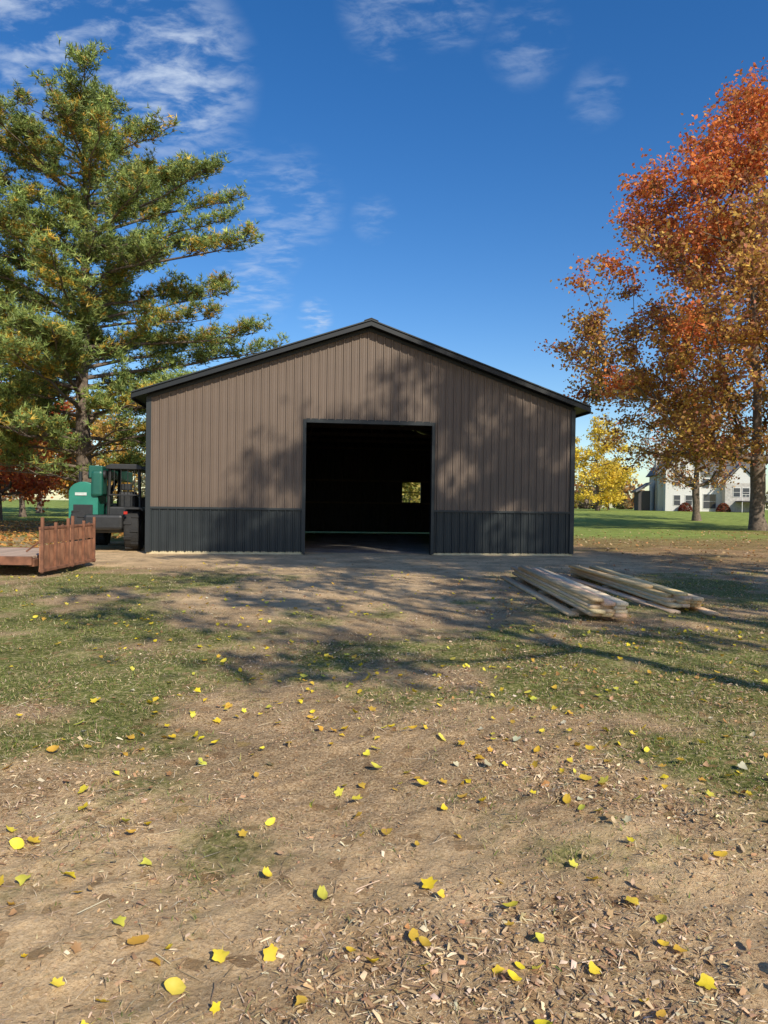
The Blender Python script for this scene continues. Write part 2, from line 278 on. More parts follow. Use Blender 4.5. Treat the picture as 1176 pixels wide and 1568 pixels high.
# ---------------- TREES
m_bark=mat('bark',(.16,.12,.09),.95,var=.4,scale=6,bump=.03)
m_fol=colmat('foliage',.6,.35,.25); m_need=colmat('needles',.5,.25,.35)
quad=([(-.5,0,0),(0,-.35,.08),(.5,0,0),(0,.35,.08)],[(0,1,2),(0,2,3)])
def decid(name,base,H,prof,ncl,nleaf,lsz,colf,seed,r0=.4,trunk=.8,leafspread=1.0,twigs=5):
    R_=np.random.default_rng(seed); bz=float(hz(base[0],base[1])); B=np.array([base[0],base[1],bz-.1])
    hs=np.array([p[0] for p in prof]);rs=np.array([p[1] for p in prof])
    pts=[]
    while len(pts)<ncl:
        h=R_.uniform(hs.min(),hs.max()); r=np.interp(h,hs,rs)
        if R_.random()>(r/rs.max())**1.3+.05: continue
        th=R_.uniform(0,2*np.pi); rr=r*R_.uniform(.08,1)**.55*(.82+.3*vn(np.array(th*1.3+seed),np.array(h*.25),seed))
        pts.append((rr*math.cos(th),rr*math.sin(th),h))
    pts=np.array(pts); o=np.argsort(np.hypot(pts[:,0],pts[:,1])+.15*pts[:,2]); pts=pts[o]
    nodes=[];par=[];pl=[]
    nt_=int(H*trunk/1.0)+2
    wx=R_.normal(0,.12,nt_).cumsum()*.5; wy=R_.normal(0,.12,nt_).cumsum()*.5; wx-=wx[0]; wy-=wy[0]
    for i in range(nt_): nodes.append((wx[i],wy[i],i*H*trunk/(nt_-1))); par.append(i-1); pl.append(i*1.0)
    polys=[list(range(nt_))]; ends=[]
    hmin=hs.min()*.75
    for p in pts:
        N=np.array(nodes); D=p-N; dist=np.linalg.norm(D,axis=1); hor=np.hypot(D[:,0],D[:,1])
        cost=dist+.12*np.array(pl)+np.where(D[:,2]<hor*.25,4*(hor*.25-D[:,2]),0)+np.where(N[:,2]<hmin,50,0)
        j=int(np.argmin(cost)); a=N[j]; m=max(2,int(dist[j]/1.1)); prev=j; pol=[j]
        for q in range(1,m+1):
            t=q/m; w=a+(p-a)*t; w=w+R_.normal(0,.09,3)*dist[j]*.35*(t<1); w[2]+=-.10*dist[j]*math.sin(math.pi*t)*(.6)
            nodes.append(tuple(w)); par.append(prev); pl.append(pl[prev]+dist[j]/m); prev=len(nodes)-1; pol.append(prev)
        polys.append(pol); ends.append(prev)
    w=np.zeros(len(nodes)); w[ends]=1
    for i in range(len(nodes)-1,0,-1):
        if par[i]>=0: w[par[i]]+=w[i]
    w=np.maximum(w,.6); r=r0*(w/w[0])**.48; r=np.maximum(r,.018)
    r[:nt_]=np.maximum(r[:nt_],r0*(1-np.linspace(0,.9,nt_))*.8); r[0]*=1.5
    N=np.array(nodes); tb=Tubes()
    for i,pol in enumerate(polys):
        rr=r[pol].copy()
        if i: rr[0]=min(rr[0],rr[1]*1.15)
        tb.add(N[pol]+B,rr,8 if i==0 else 5)
    lp=[]
    per=max(4,int(nleaf/ncl))
    for e in ends:
        c0=N[e]; out=np.array([c0[0],c0[1],.3*(c0[2]-H*.4)]); out/=np.linalg.norm(out)+1e-6
        for q in range(twigs):
            dr=out*.7+R_.normal(0,.6,3); dr/=np.linalg.norm(dr); L_=R_.uniform(.5,1.5)*leafspread
            tb.add(np.stack([c0,c0+dr*L_*.5+R_.normal(0,.06,3),c0+dr*L_])+B,[.02,.014,.006],3)
            k=max(1,per//twigs); t=R_.uniform(.15,1.1,k)[:,None]
            lp.append(c0+dr*L_*t+R_.normal(0,.26*leafspread,(k,3))*np.array([1,1,.7]))
    root=empty(name,(base[0],base[1],bz))
    off=np.array([base[0],base[1],bz])
    V,T=tb.get(); np_mesh('trunk_and_limbs',V-off,T,m_bark,parent=root,smooth=True)
    lp=np.concatenate(lp); n=len(lp); c=colf(lp,H,R_)
    V,T,C=scatter([quad],lp+B,rotm(R_.uniform(0,6.28,n),R_.uniform(-1.4,1.4,n),R_.uniform(-1.4,1.4,n)),R_.uniform(.6,1.4,n)*lsz,c)
    np_mesh('leaf_crown',V-off,T,m_fol,C,parent=root)
    return root
def palf(p,q=None,mixh=None):
    p=np.array(p); q=np.array(q if q is not None else p)
    def f(lp,H,R_):
        n=len(lp); t=lp[:,2]/H+ (fbm(lp[:,0]*.35+lp[:,2]*.2,lp[:,1]*.35+lp[:,2]*.3,5,3)-.5)*1.1
        m=(t>(mixh if mixh else .5))
        a=p[R_.integers(0,len(p),n)]; b=q[R_.integers(0,len(q),n)]
        c=np.where(m[:,None],b,a); v=.65+.7*fbm(lp[:,0]*.6,lp[:,2]*.6+lp[:,1]*.3,9,3)
        return np.clip(c*v[:,None]*R_.uniform(.75,1.25,(n,1)),0,1)
    return f
gold=[(.56,.32,.07),(.47,.25,.07),(.62,.40,.09),(.40,.18,.08),(.36,.14,.08)]
redo=[(.68,.19,.055),(.74,.25,.06),(.54,.14,.06),(.62,.29,.08)]
decid('oak_tree',(25.9,49),31.0,[(5.5,8),(9,11.5),(12.5,13.3),(16,12.6),(19.4,11.0),(23,8.6),(27,4.8),(30.5,1.0)],520,125000,.25,palf(gold,redo,.54),3,r0=.5,trunk=.93,leafspread=1.4,twigs=7)
decid('oak_tree',(32.6,74),15,[(4,3),(6,5.5),(9,6),(12,4.5),(14.6,.8)],120,5000,.25,palf(gold,redo,.7),5,r0=.38,trunk=.8,leafspread=1.1)
yl_=palf([(.80,.58,.06),(.74,.52,.07),(.82,.64,.10)])
decid('yellow_maple_tree',(31.6,105),14,[(1.5,3.4),(5,5),(9,4.4),(13.5,1)],100,9000,.32,yl_,6,r0=.28,leafspread=1.1)
decid('yellow_maple_tree',(38.5,122),9,[(2,2.4),(4,3.4),(7,2.5),(9,.5)],60,4000,.34,palf([(.7,.46,.07),(.6,.42,.09)]),16,r0=.2,leafspread=1)
decid('orange_maple_tree',(2.6,50),6.2,[(.6,2.4),(2.5,3),(4.5,2.4),(6,.5)],60,8000,.26,palf([(.30,.28,.07),(.42,.34,.09),(.2,.22,.06)]),19,r0=.15,leafspread=.9)
# trees behind the viewer that throw the dappled shade
decid('oak_tree',(13.4,-.6),23.0,[(12.5,3.4),(14,4.8),(17,4.6),(20,3.2),(22.7,.8)],110,14000,.22,palf(gold,redo,.6),8,r0=.3,trunk=.9)
decid('oak_tree',(17.6,.6),22.0,[(9,3.2),(12,4.6),(15,4.8),(19,3.6),(21.7,.8)],120,15000,.22,palf(gold,redo,.6),9,r0=.3,trunk=.9)
decid('oak_tree',(10.2,-.6),20.8,[(14,2.6),(15.5,3.6),(18,3.4),(20.5,.6)],75,9000,.21,palf(gold,redo,.6),10,r0=.2,trunk=.9)
decid('oak_tree',(7.4,-2.2),14,[(8.5,2.6),(10.5,4.4),(12.5,3.6),(13.8,.8)],48,3300,.21,palf(gold,redo,.6),18,r0=.12,trunk=.85)
decid('oak_tree',(15.2,-5.6),15,[(6,2.4),(8,3.8),(11,4.2),(13,3.2),(14.8,.6)],65,5500,.21,palf(gold,redo,.6),11,r0=.2,trunk=.9)
# left background deciduous
rp=[(.62,.12,.04),(.70,.20,.05),(.5,.14,.05)]
decid('red_maple_tree',(-25,46),9,[(2.2,3),(4.5,4.6),(7,3.6),(8.8,.6)],90,12000,.25,palf(rp),12,r0=.2,leafspread=1)
decid('red_maple_tree',(-29.5,58),9.5,[(2.5,3),(4.5,4.5),(7,4),(9,.6)],80,9000,.28,palf([(.62,.18,.04),(.66,.30,.06)]),13,r0=.22)
decid('orange_maple_tree',(-25,60),9,[(2.3,3),(4.5,4.5),(7,3.6),(8.8,.6)],80,8000,.28,palf([(.6,.33,.07),(.5,.32,.09)]),14,r0=.22)
decid('orange_maple_tree',(-34,70),13,[(3,4),(6,6),(10,5),(12.8,.6)],90,9000,.32,palf([(.55,.27,.07),(.4,.27,.09)]),15,r0=.25)
def pine(name,base,H,prof,seed,r0=.3,dens=1.0,zmin=2.2):
    R_=np.random.default_rng(seed); bz=float(hz(base[0],base[1])); B=np.array([base[0],base[1],bz])
    hs=[p[0] for p in prof]; rs=[p[1] for p in prof]; tb=Tubes(); tp=[];tc=[];tz=[]
    nt_=24; zz=np.linspace(0,H,nt_); wx=R_.normal(0,.1,nt_).cumsum()*.35; wy=R_.normal(0,.1,nt_).cumsum()*.35; wx-=wx[0];wy-=wy[0]
    tb.add(np.stack([wx,wy,zz],1),r0*(1-zz/H)**.8+.02,9)
    z=zmin; ph=0
    while z<H-.2:
        nb=R_.integers(4,7); ph+=1.1
        for i in range(nb):
            th=ph+i*2*np.pi/nb+R_.normal(0,.3); zb=z+R_.uniform(-.25,.25)
            f=R_.choice([.45,.75,.9,1.0,1.15],p=[.16,.25,.25,.2,.14])
            rise=R_.uniform(.1,.5)+.5*(zb/H)**3
            L_=np.interp(zb+.8,hs,rs)*f
            if L_<.5: L_=.5
            m=7; t=np.linspace(0,1,m); cx=np.interp(zb,zz,wx); cy=np.interp(zb,zz,wy)
            bend=R_.normal(0,.12)
            P=np.stack([cx+np.cos(th+bend*t)*L_*t,cy+np.sin(th+bend*t)*L_*t,zb+L_*(rise*t*.9-.35*t*t+.22*t**3)],1)+np.concatenate([[[0,0,0]],R_.normal(0,.06,(m-1,3))])
            dead=zb<4.2 and R_.random()<.5
            rb=.018+.010*L_; tb.add(P,rb*(1-t*.85),5)
            nbk=int(max(4,L_*3.3))
            clump=R_.uniform(-.7,.6); yv=R_.random()
            for q in range(nbk):
                tt=R_.uniform(.25,1.0) if L_>1.2 else R_.uniform(.1,1)
                c0=np.array([np.interp(tt,t,P[:,j]) for j in range(3)])
                sd=R_.choice([-1,1])*R_.uniform(.3,1.2)
                if q==0: sd=0
                a=th+sd; l2=R_.uniform(.5,1.1)*(.5+.18*L_*(1.15-tt))
                e=c0+np.array([math.cos(a)*l2,math.sin(a)*l2,l2*R_.uniform(.1,.75)])
                tb.add(np.stack([c0,(c0+e)/2+R_.normal(0,.03,3),e]),[.018,.012,.006],3)
                k=int((16+18*l2)*dens*(.2 if dead else 1)); u=R_.uniform(.2,1.1,k)[:,None]
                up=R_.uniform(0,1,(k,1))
                tp.append(c0+(e-c0)*u+R_.normal(0,.13,(k,3))*np.array([1.2,1.2,.7])+up*np.array([[0,0,.25]]))
                yl=(yv<.5)&(R_.random()<.55)
                g1=np.array([(.26,.34,.09),(.33,.42,.11),(.20,.28,.085),(.40,.44,.12)])[R_.integers(0,4,k)]
                y1=np.array([(.72,.50,.08),(.64,.48,.08),(.70,.42,.07)])[R_.integers(0,3,k)]
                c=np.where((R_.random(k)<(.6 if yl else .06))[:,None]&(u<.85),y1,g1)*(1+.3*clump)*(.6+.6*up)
                tc.append(c*R_.uniform(.75,1.25,(k,1)))
        z+=R_.uniform(.42,.68)
    root=empty(name,tuple(B)); V,T=tb.get(); np_mesh('trunk_and_limbs',V,T,m_bark,parent=root,smooth=True)
    tp=np.concatenate(tp);tc=np.concatenate(tc);n=len(tp)
    tuf=[]
    for s in range(3):
        vv=[];ff=[]
        for i in range(7):
            a=random.uniform(0,6.28); el=random.uniform(-.1,1.4); dr=np.array([math.cos(a)*math.cos(el),math.sin(a)*math.cos(el),math.sin(el)])
            sdv=np.cross(dr,[random.uniform(-1,1),random.uniform(-1,1),.5]); sdv/=np.linalg.norm(sdv)
            l_=random.uniform(.7,1.1); k=len(vv); vv+=[tuple(-sdv*.085),tuple(sdv*.085),tuple(dr*l_)]; ff.append((k,k+1,k+2))
        tuf.append((vv,ff))
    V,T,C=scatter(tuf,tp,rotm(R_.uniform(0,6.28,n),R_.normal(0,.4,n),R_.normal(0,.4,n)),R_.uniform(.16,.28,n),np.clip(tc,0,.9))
    np_mesh('needle_clumps',V,T,m_need,C,parent=root); print(name,n); return root
pine('pine_tree',(-12.9,30.5),18.2,[(2,3.5),(4,5),(6.5,7.6),(8,8.4),(9.5,6.4),(11,6.6),(13,6.4),(15,5.2),(16.4,4.0),(17.4,2.9),(18.2,1.3)],4,r0=.34)
pine('pine_tree',(-19.2,27),21,[(2,3),(5,5),(9,5.6),(13,4.6),(17,3.6),(20.5,1.6)],6,r0=.32,dens=.7,zmin=3)
# distant tree line
Vp=[];Cp=[]
for i in range(150):
    cx=rng.uniform(-190,190); cy=rng.uniform(150,200); hh=rng.uniform(6,11) if cx<10 else rng.uniform(3.5,7); rr=hh*.5
    k=260; th=rnd(0,6.28,k); ph=np.arccos(rnd(-1,1,k)); q=rnd(.5,1,k)**.4*(.8+.35*vn(th*1.5+i,ph*2,3))
    Vp.append(np.stack([cx+rr*q*np.sin(ph)*np.cos(th),cy+rr*q*np.sin(ph)*np.sin(th),1+hh*.5+hh*.52*q*np.cos(ph)],1))
    Cp.append(pick([[(.26,.19,.11),(.32,.21,.10)],[(.15,.15,.08),(.2,.18,.09)],[(.44,.22,.07),(.36,.22,.09)],[(.2,.16,.12),(.26,.2,.15)]][rng.integers(0,4)],k,.3))
Vp=np.concatenate(Vp);Cp=np.concatenate(Cp);n=len(Vp)
v,t,c=scatter([quad],Vp,rotm(rnd(0,6.28,n),rnd(-1.4,1.4,n),rnd(-1.4,1.4,n)),rnd(.6,1.3,n),Cp); np_mesh('distant_tree_line',v,t,m_fol,c)
# ---------------- BARN
def steel(name,col,rough=.42): return mat(name,col,rough,0,var=.07,scale=1.2,spec=.4)
m_taupe=steel('taupe_steel_siding',(.144,.104,.076),.5); m_dark=steel('charcoal_steel',(.025,.030,.031),.45); m_trim=steel('dark_trim',(.012,.014,.015),.45)
m_wood=mat('pine_lumber',(.45,.32,.19),.8,var=.25,scale=5); m_frame=mat('shade_darkened_framing',(.08,.056,.036),.85,var=.25,scale=5); m_skirt=mat('treated_skirt_board',(.6,.5,.3),.85,var=.2,scale=4)  # framing lumber colour darkened to stand in for the barn's interior shade
m_int=mat('shade_darkened_siding',(.025,.022,.02),.8,var=.1)  # back wall siding, with the interior shade put into its near-black colour
W=12.19; D=15.0; SL=.345; E=4.34; yaw=math.atan2(1.5,12.1)
barn=empty('post_frame_barn',(-6.52,19.5,0),yaw)
def ribwall(name,L_,zl,zhf,holes,mt,loc,rz):
    P=.2286; s=.115; prof=[]
    while s<L_-.05:
        prof+=[(s-.034,0),(s-.014,.032),(s+.014,.032),(s+.034,0)]
        for f in (1/3,2/3):
            q=s+P*f
            if q<L_-.05: prof+=[(q-.012,0),(q,.007),(q+.012,0)]
        s+=P
    S=np.array([0]+[p[0] for p in prof]+[L_]); Hh=np.array([0]+[p[1] for p in prof]+[0])
    ex=[L_/2]+[h for hl in holes for h in hl[:2]]
    S2=np.unique(np.concatenate([S,ex])); H2=np.interp(S2,S,Hh)
    V=[];T=[]
    for i in range(len(S2)-1):
        a,b=S2[i],S2[i+1]; c=(a+b)/2; segs=[(zl,None)]
        for (h0,h1,z0,z1) in holes:
            if h0<c<h1:
                ns=[]
                for (lo,hi) in segs:
                    if z0>lo: ns.append((lo,z0))
                    ns.append((max(z1,lo),hi))
                segs=ns
        for lo,hi in segs:
            za=zhf(a) if hi is None else hi; zb=zhf(b) if hi is None else hi
            if za<=lo+1e-4 and zb<=lo+1e-4: continue
            k=len(V); V+=[(a,-H2[i],lo),(b,-H2[i+1],lo),(b,-H2[i+1],zb),(a,-H2[i],za)]; T+=[(k,k+1,k+2),(k,k+2,k+3)]
    ob=np_mesh(name,V,T,mt,parent=barn); ob.location=loc; ob.rotation_euler=(0,0,rz); return ob
top=lambda s:E+SL*min(s,W-s)
WZ=1.27; d0_,d1_,dh=4.33,7.93,3.72
ribwall('front_siding',W,WZ,top,[(d0_,d1_,0,dh)],m_taupe,(0,0,0),0)
ribwall('front_wainscot',W,.06,lambda s:WZ,[(d0_,d1_,0,dh)],m_dark,(0,0,0),0)
win=(9.30,10.28,1.55,2.55)
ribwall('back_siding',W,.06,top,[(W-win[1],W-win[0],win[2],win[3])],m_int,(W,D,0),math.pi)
ribwall('side_siding_left',D,.06,lambda s:E,[],m_taupe,(0,D,0),-math.pi/2)
ribwall('side_siding_right',D,.06,lambda s:E,[],m_taupe,(W,0,0),math.pi/2)
def tb(n,x0,x1,z0,z1,y=-.043,t=.02,mt=m_dark): return box(barn,n,((x0+x1)/2,y,(z0+z1)/2),(x1-x0,t,z1-z0),mt,.003)
tb('corner_trim_left',-.03,.10,.05,E-.02); tb('corner_trim_right',W-.10,W+.03,.05,E-.02)
box(barn,'corner_return_left',(-.02,.06,E/2),(.02,.16,E-.1),m_dark,.003); box(barn,'corner_return_right',(W+.02,.06,E/2),(.02,.16,E-.1),m_dark,.003)
tb('wainscot_trim_left',.10,d0_-.09,WZ-.03,WZ+.03,-.041); tb('wainscot_trim_right',d1_+.09,W-.10,WZ-.03,WZ+.03,-.041)
tb('door_trim_left',d0_-.09,d0_,.02,dh+.09,-.048); tb('door_trim_right',d1_,d1_+.09,.02,dh+.09,-.048); tb('door_trim_top',d0_,d1_,dh,dh+.09,-.048)
box(barn,'door_jamb_left',(d0_-.02,.07,dh/2),(.04,.2,dh),m_trim,.003); box(barn,'door_jamb_right',(d1_+.02,.07,dh/2),(.04,.2,dh),m_trim,.003); box(barn,'door_header',((d0_+d1_)/2,.07,dh+.06),(d1_-d0_,.2,.12),m_trim,.003)
box(barn,'skirt_board_left',(d0_/2,.02,.02),(d0_,.04,.12),m_skirt,.003); box(barn,'skirt_board_right',((d1_+W)/2,.02,.02),(W-d1_,.04,.12),m_skirt,.003)
ov=.35;oy=.32
zu=lambda x:E+.012+SL*(x if x<W/2 else W-x)
chev=lambda x0,lo,hi:[(x0,zu(x0)+lo),(W/2,zu(W/2)+lo),(W-x0,zu(W-x0)+lo),(W-x0,zu(W-x0)+hi),(W/2,zu(W/2)+hi),(x0,zu(x0)+hi)]
prism(barn,'roof',chev(-ov,0.02,.13),-oy,D+oy,m_trim)
prism(barn,'rake_fascia',chev(-ov-.01,-.01,.10),-oy-.03,-oy-.002,m_trim)
prism(barn,'rake_cap',chev(-ov-.02,.132,.165),-oy-.05,D+oy+.03,m_dark)
prism(barn,'rake_under_trim',chev(.02,-.10,-.0),-.055,-.035,m_trim)
for nme,xc in (('eave_fascia_left',-ov-.02),('eave_fascia_right',W+ov+.02)):
    box(barn,nme,(xc,D/2,zu(-ov)+.03),(.03,D+2*oy,.17),m_trim,.004)
prism(barn,'ridge_cap',[(W/2-.2,zu(W/2)+.105),(W/2,zu(W/2)+.175),(W/2+.2,zu(W/2)+.105),(W/2+.2,zu(W/2)+.125),(W/2,zu(W/2)+.20),(W/2-.2,zu(W/2)+.125)],-oy-.06,D+oy+.04,m_trim)
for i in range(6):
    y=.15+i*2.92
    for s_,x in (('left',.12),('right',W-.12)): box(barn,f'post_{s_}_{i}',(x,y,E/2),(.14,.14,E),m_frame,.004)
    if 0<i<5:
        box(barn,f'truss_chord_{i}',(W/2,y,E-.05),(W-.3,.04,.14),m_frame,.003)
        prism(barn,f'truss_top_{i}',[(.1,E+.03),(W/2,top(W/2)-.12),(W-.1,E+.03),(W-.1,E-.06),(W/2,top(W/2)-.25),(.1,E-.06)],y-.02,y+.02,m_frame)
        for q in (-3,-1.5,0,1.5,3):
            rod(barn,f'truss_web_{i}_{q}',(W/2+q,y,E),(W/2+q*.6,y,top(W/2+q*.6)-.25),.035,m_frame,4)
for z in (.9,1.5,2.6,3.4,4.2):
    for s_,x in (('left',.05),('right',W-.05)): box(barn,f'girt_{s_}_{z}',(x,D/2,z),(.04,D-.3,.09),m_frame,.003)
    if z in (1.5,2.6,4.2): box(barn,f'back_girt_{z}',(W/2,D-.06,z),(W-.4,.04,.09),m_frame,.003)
for x in (win[0],win[1]): box(barn,f'window_jamb_{x:.0f}',(x,D-.03,(win[2]+win[3])/2),(.05,.1,win[3]-win[2]+.1),m_trim,.003)
box(barn,'window_rail',((win[0]+win[1])/2,D-.03,(win[2]+win[3])/2),(.9,.03,.035),m_trim,.003)
# ---------------- LUMBER
m_lum=colmat('sawn_lumber',.75,0,.3,nscale=60)
cube=([(-.5,-.5,-.5),(.5,-.5,-.5),(.5,.5,-.5),(-.5,.5,-.5),(-.5,-.5,.5),(.5,-.5,.5),(.5,.5,.5),(-.5,.5,.5)],
 [(0,2,1),(0,3,2),(4,5,6),(4,6,7),(0,1,5),(0,5,4),(1,2,6),(1,6,5),(2,3,7),(2,7,6),(3,0,4),(3,4,7)])
def stack(name,loc,rz,boards,pal):
    e=empty(name,loc,rz); b=np.array(boards); n=len(b)
    V,T,C=scatter([cube],b[:,:3],rotm(b[:,6],np.zeros(n),np.zeros(n)),b[:,3:6],pick(pal,n,.16)); np_mesh('boards',V,T,m_lum,C,parent=e)
    for i,yy in enumerate((.7,2.7,4.7)): box(e,f'sleeper_{i+1}',(.22,yy,.03),(.6,.09,.09),m_wood,.006)
    return e
bs=[]
for lay in range(4):
    nc=3
    for c_ in range(nc):
        x0=.06+c_*.146+(.02 if lay%2 else 0)+random.uniform(-.004,.004); y0=random.uniform(-.05,.07)+(.15 if (lay==3 and c_==0) else 0); Lb=5.45+random.uniform(-.1,.1)-(.5 if lay==3 else 0)
        bs.append((x0,y0+Lb/2,.099+lay*.0475,.14,Lb,.045,random.uniform(-.003,.003)))
bs+=[(.05,2.3,.29,.14,4.6,.04,.010),(-.16,2.9,.03,.14,4.9,.04,.02)]
stack('lumber_stack',(2.62,8.85,.0),.0,bs,[(.86,.62,.36),(.88,.68,.43),(.78,.54,.30),(.86,.64,.41)])
bs=[]
for lay in range(3):
    for c_ in range(3):
        y0=random.uniform(-.1,.1)+(.2*lay if c_==0 else 0); Lb=5.0+random.uniform(-.15,.1)-lay*.1
        bs.append((.07+c_*.148+.03*(lay==2),y0+Lb/2,.099+lay*.048,.14,Lb,.045,random.uniform(-.008,.008)))
bs+=[(-.12,2.5,.03,.14,5.2,.04,.05),(.56,2.3,.03,.14,5.0,.04,-.03),(.03,2.9,.24,.14,3.6,.04,.04),(.28,2.4,.242,.14,4.4,.04,-.02)]
stack('lumber_stack',(3.98,9.75,0),.015,bs,[(.84,.55,.27),(.87,.61,.33),(.76,.49,.23),(.84,.60,.35)])
# ---------------- TRAILER
m_rust=mat('rusty_painted_steel',(.20,.085,.045),.8,var=.5,scale=5,bump=.004); m_rust2=mat('orange_brown_plank',(.30,.135,.07),.85,var=.45,scale=4,bump=.004); m_deck=mat('weathered_deck_planks',(.46,.33,.24),.85,var=.3,scale=5); m_blk=mat('black_steel',(.02,.02,.02),.5,var=.3); m_tire=mat('tyre_rubber',(.025,.024,.023),.9,var=.2)
tr=empty('equipment_trailer',(-6.40,13.15,0),rad(1.5))
for i in range(14): box(tr,f'deck_plank_{i+1}',(-3.3,.12+i*.175,.36),(6.2,.165,.045),m_deck,.006)
box(tr,'side_rail_near',(-3.3,-.02,.31),(6.4,.06,.16),m_rust,.008); box(tr,'side_rail_far',(-3.3,2.52,.31),(6.4,.06,.16),m_rust,.008); box(tr,'rear_beam',(-.12,1.25,.27),(.1,2.5,.14),m_rust,.008)
for i in range(6): box(tr,f'crossmember_{i+1}',(-.8-i*1.0,1.25,.27),(.06,2.4,.1),m_rust,.005)
for k,(y0,y1) in enumerate(((-.02,1.18),(1.34,2.55))):
    yc=(y0+y1)/2
    for j in range(3):
        yy=y0+.03+j*(y1-y0-.06)/2; hh=(1.04,.93,1.0)[j]
        box(tr,f'ramp_{k+1}_stake_{j+1}',(.07,yy,.08+hh/2),(.05,.05,hh),m_rust,.006)
    box(tr,f'ramp_{k+1}_panel_low',(.03,yc,.37),(.028,y1-y0-.02,.44),m_rust2,.006); box(tr,f'ramp_{k+1}_panel_high',(.03,yc,.755),(.028,y1-y0-.02,.27),m_rust2,.006)
    for j in range(5): box(tr,f'ramp_{k+1}_batten_{j+1}',(.052,y0+.14+j*.23,.52),(.012,.03,.72),m_rust,.003)
    box(tr,f'ramp_{k+1}_foot_rail',(.06,yc,.13),(.09,y1-y0,.06),m_rust,.006); box(tr,f'ramp_{k+1}_top_rail',(.035,yc,.915),(.045,y1-y0,.05),m_rust,.006)
    rod(tr,f'ramp_{k+1}_brace',(-.02,y1-.05,.95),(-.75,y1-.05,.4),.018,m_rust)
for s_,yy in (('near',-.2),('far',2.7)):
    for j,xx in enumerate((-2.9,-3.75)): cyl(tr,f'wheel_{s_}_{j+1}',(xx,yy,.34),.34,.2,'Y',m_tire,bevel=.04)
    box(tr,f'fender_{s_}',(-3.32,yy,.72),(1.8,.24,.03),m_rust,.01)
rod(tr,'tongue_left',(-6.4,.6,.3),(-7.8,1.25,.35),.05,m_rust); rod(tr,'tongue_right',(-6.4,1.9,.3),(-7.8,1.25,.35),.05,m_rust)
# ---------------- TELEHANDLER
m_grn=mat('green_machine_paint',(.010,.095,.068),.4,var=.15,scale=3); m_mint=mat('green_cover_paint',(.02,.19,.13),.45,var=.12,scale=3)
th=empty('telehandler',(-7.84,20.6,0),rad(10)); th.scale=(1.04,1.04,1.04)
for i,(xx,yy) in enumerate(((.55,0),(-.85,0),(.55,2.6),(-.85,2.6))):
    cyl(th,f'tyre_{i+1}',(xx,yy,.58),.58,.40,'X',m_tire,seg=36,bevel=.07); cyl(th,f'hub_{i+1}',(xx,yy,.58),.27,.43,'X',m_blk,seg=20,bevel=.02)
    for q in range(18):
        a=q*2*math.pi/18; box(th,f'lug_{i+1}_{q+1}',(xx+(.09 if q%2 else -.09),yy+.585*math.cos(a),.58+.585*math.sin(a)),(.2,.09,.04),m_tire,.006,rot=(a-math.pi/2,0,0))
box(th,'chassis',(-.1,1.3,.72),(.85,3.6,.42),m_blk,.04); box(th,'rear_counterweight',(-.14,-.60,.80),(1.0,.25,.42),m_blk,.08)
pts=[(-1.12,.85),(-.36,.85),(-.36,1.6)]+[(-.74+.38*math.cos(a),1.6+.30*math.sin(a)) for a in np.linspace(.25,math.pi-.1,8)]
prism(th,'engine_cover',pts,-.3,1.8,m_mint,.02)
box(th,'engine_cover_grille',(-.74,-.315,1.12),(.5,.03,.3),m_blk,.01); box(th,'decal',(-.80,-.318,1.56),(.3,.01,.08),mat('white_decal',(.5,.55,.5)),.0)
box(th,'boom_tower',(-.38,-.05,1.85),(.30,.7,.7),m_grn,.07); prism(th,'boom',[(-.60,2.0),(-.24,2.0),(-.24,2.34),(-.60,2.34)],-.35,4.4,m_grn,.03)
cyl(th,'boom_pivot',(-.40,-.2,2.1),.12,.46,'X',m_blk)
rod(th,'lift_cylinder',(-.4,.6,1.2),(-.4,2.4,2.0),.06,m_blk); cyl(th,'exhaust_stack',(-1.0,.5,1.95),.05,.5,'Z',m_blk)
for i,(xx,yy) in enumerate(((-.14,-.05),(.70,-.05),(-.14,1.35),(.70,1.35))): rod(th,f'cab_post_{i+1}',(xx*1.03,yy,.95),(xx*.92+.02,yy+.04,2.3),.045,m_blk)
prism(th,'cab_roof',[(-.22,2.26),(.78,2.26),(.74,2.36),(.62,2.41),(-.06,2.41),(-.18,2.36)],-.15,1.45,m_blk,.02)
box(th,'cab_lower',(.28,.65,1.05),(.9,1.4,.35),m_blk,.05); box(th,'cab_front_frame',(.28,1.36,1.35),(.8,.05,.3),m_blk,.01)
box(th,'cab_rear_bar',(.28,-.09,1.55),(.80,.03,.04),m_blk,.005); box(th,'seat',(.27,.6,1.35),(.5,.45,.62),m_blk,.10); box(th,'headrest',(.27,.42,1.78),(.3,.1,.2),m_blk,.04)
for j in range(4): rod(th,f'guard_bar_{j+1}',(.02+j*.18,-.1,1.55),(.02+j*.18,-.1,2.3),.011,m_blk)
prism(th,'fender_right',[(.35,1.16),(.80,1.16),(.84,1.10),(.84,1.13),(.80,1.21),(.35,1.21)],-.5,.5,m_blk)
box(th,'tail_light',(.42,-.62,1.06),(.1,.05,.08),mat('red_lens',(.4,.02,.01),.3),.01)
box(th,'fork_carriage',(-.3,4.6,.9),(1.3,.1,.8),m_blk,.02)
for q in (-.7,.1): box(th,f'fork_{q}',(q,5.2,.5),(.12,1.2,.05),m_blk,.01)
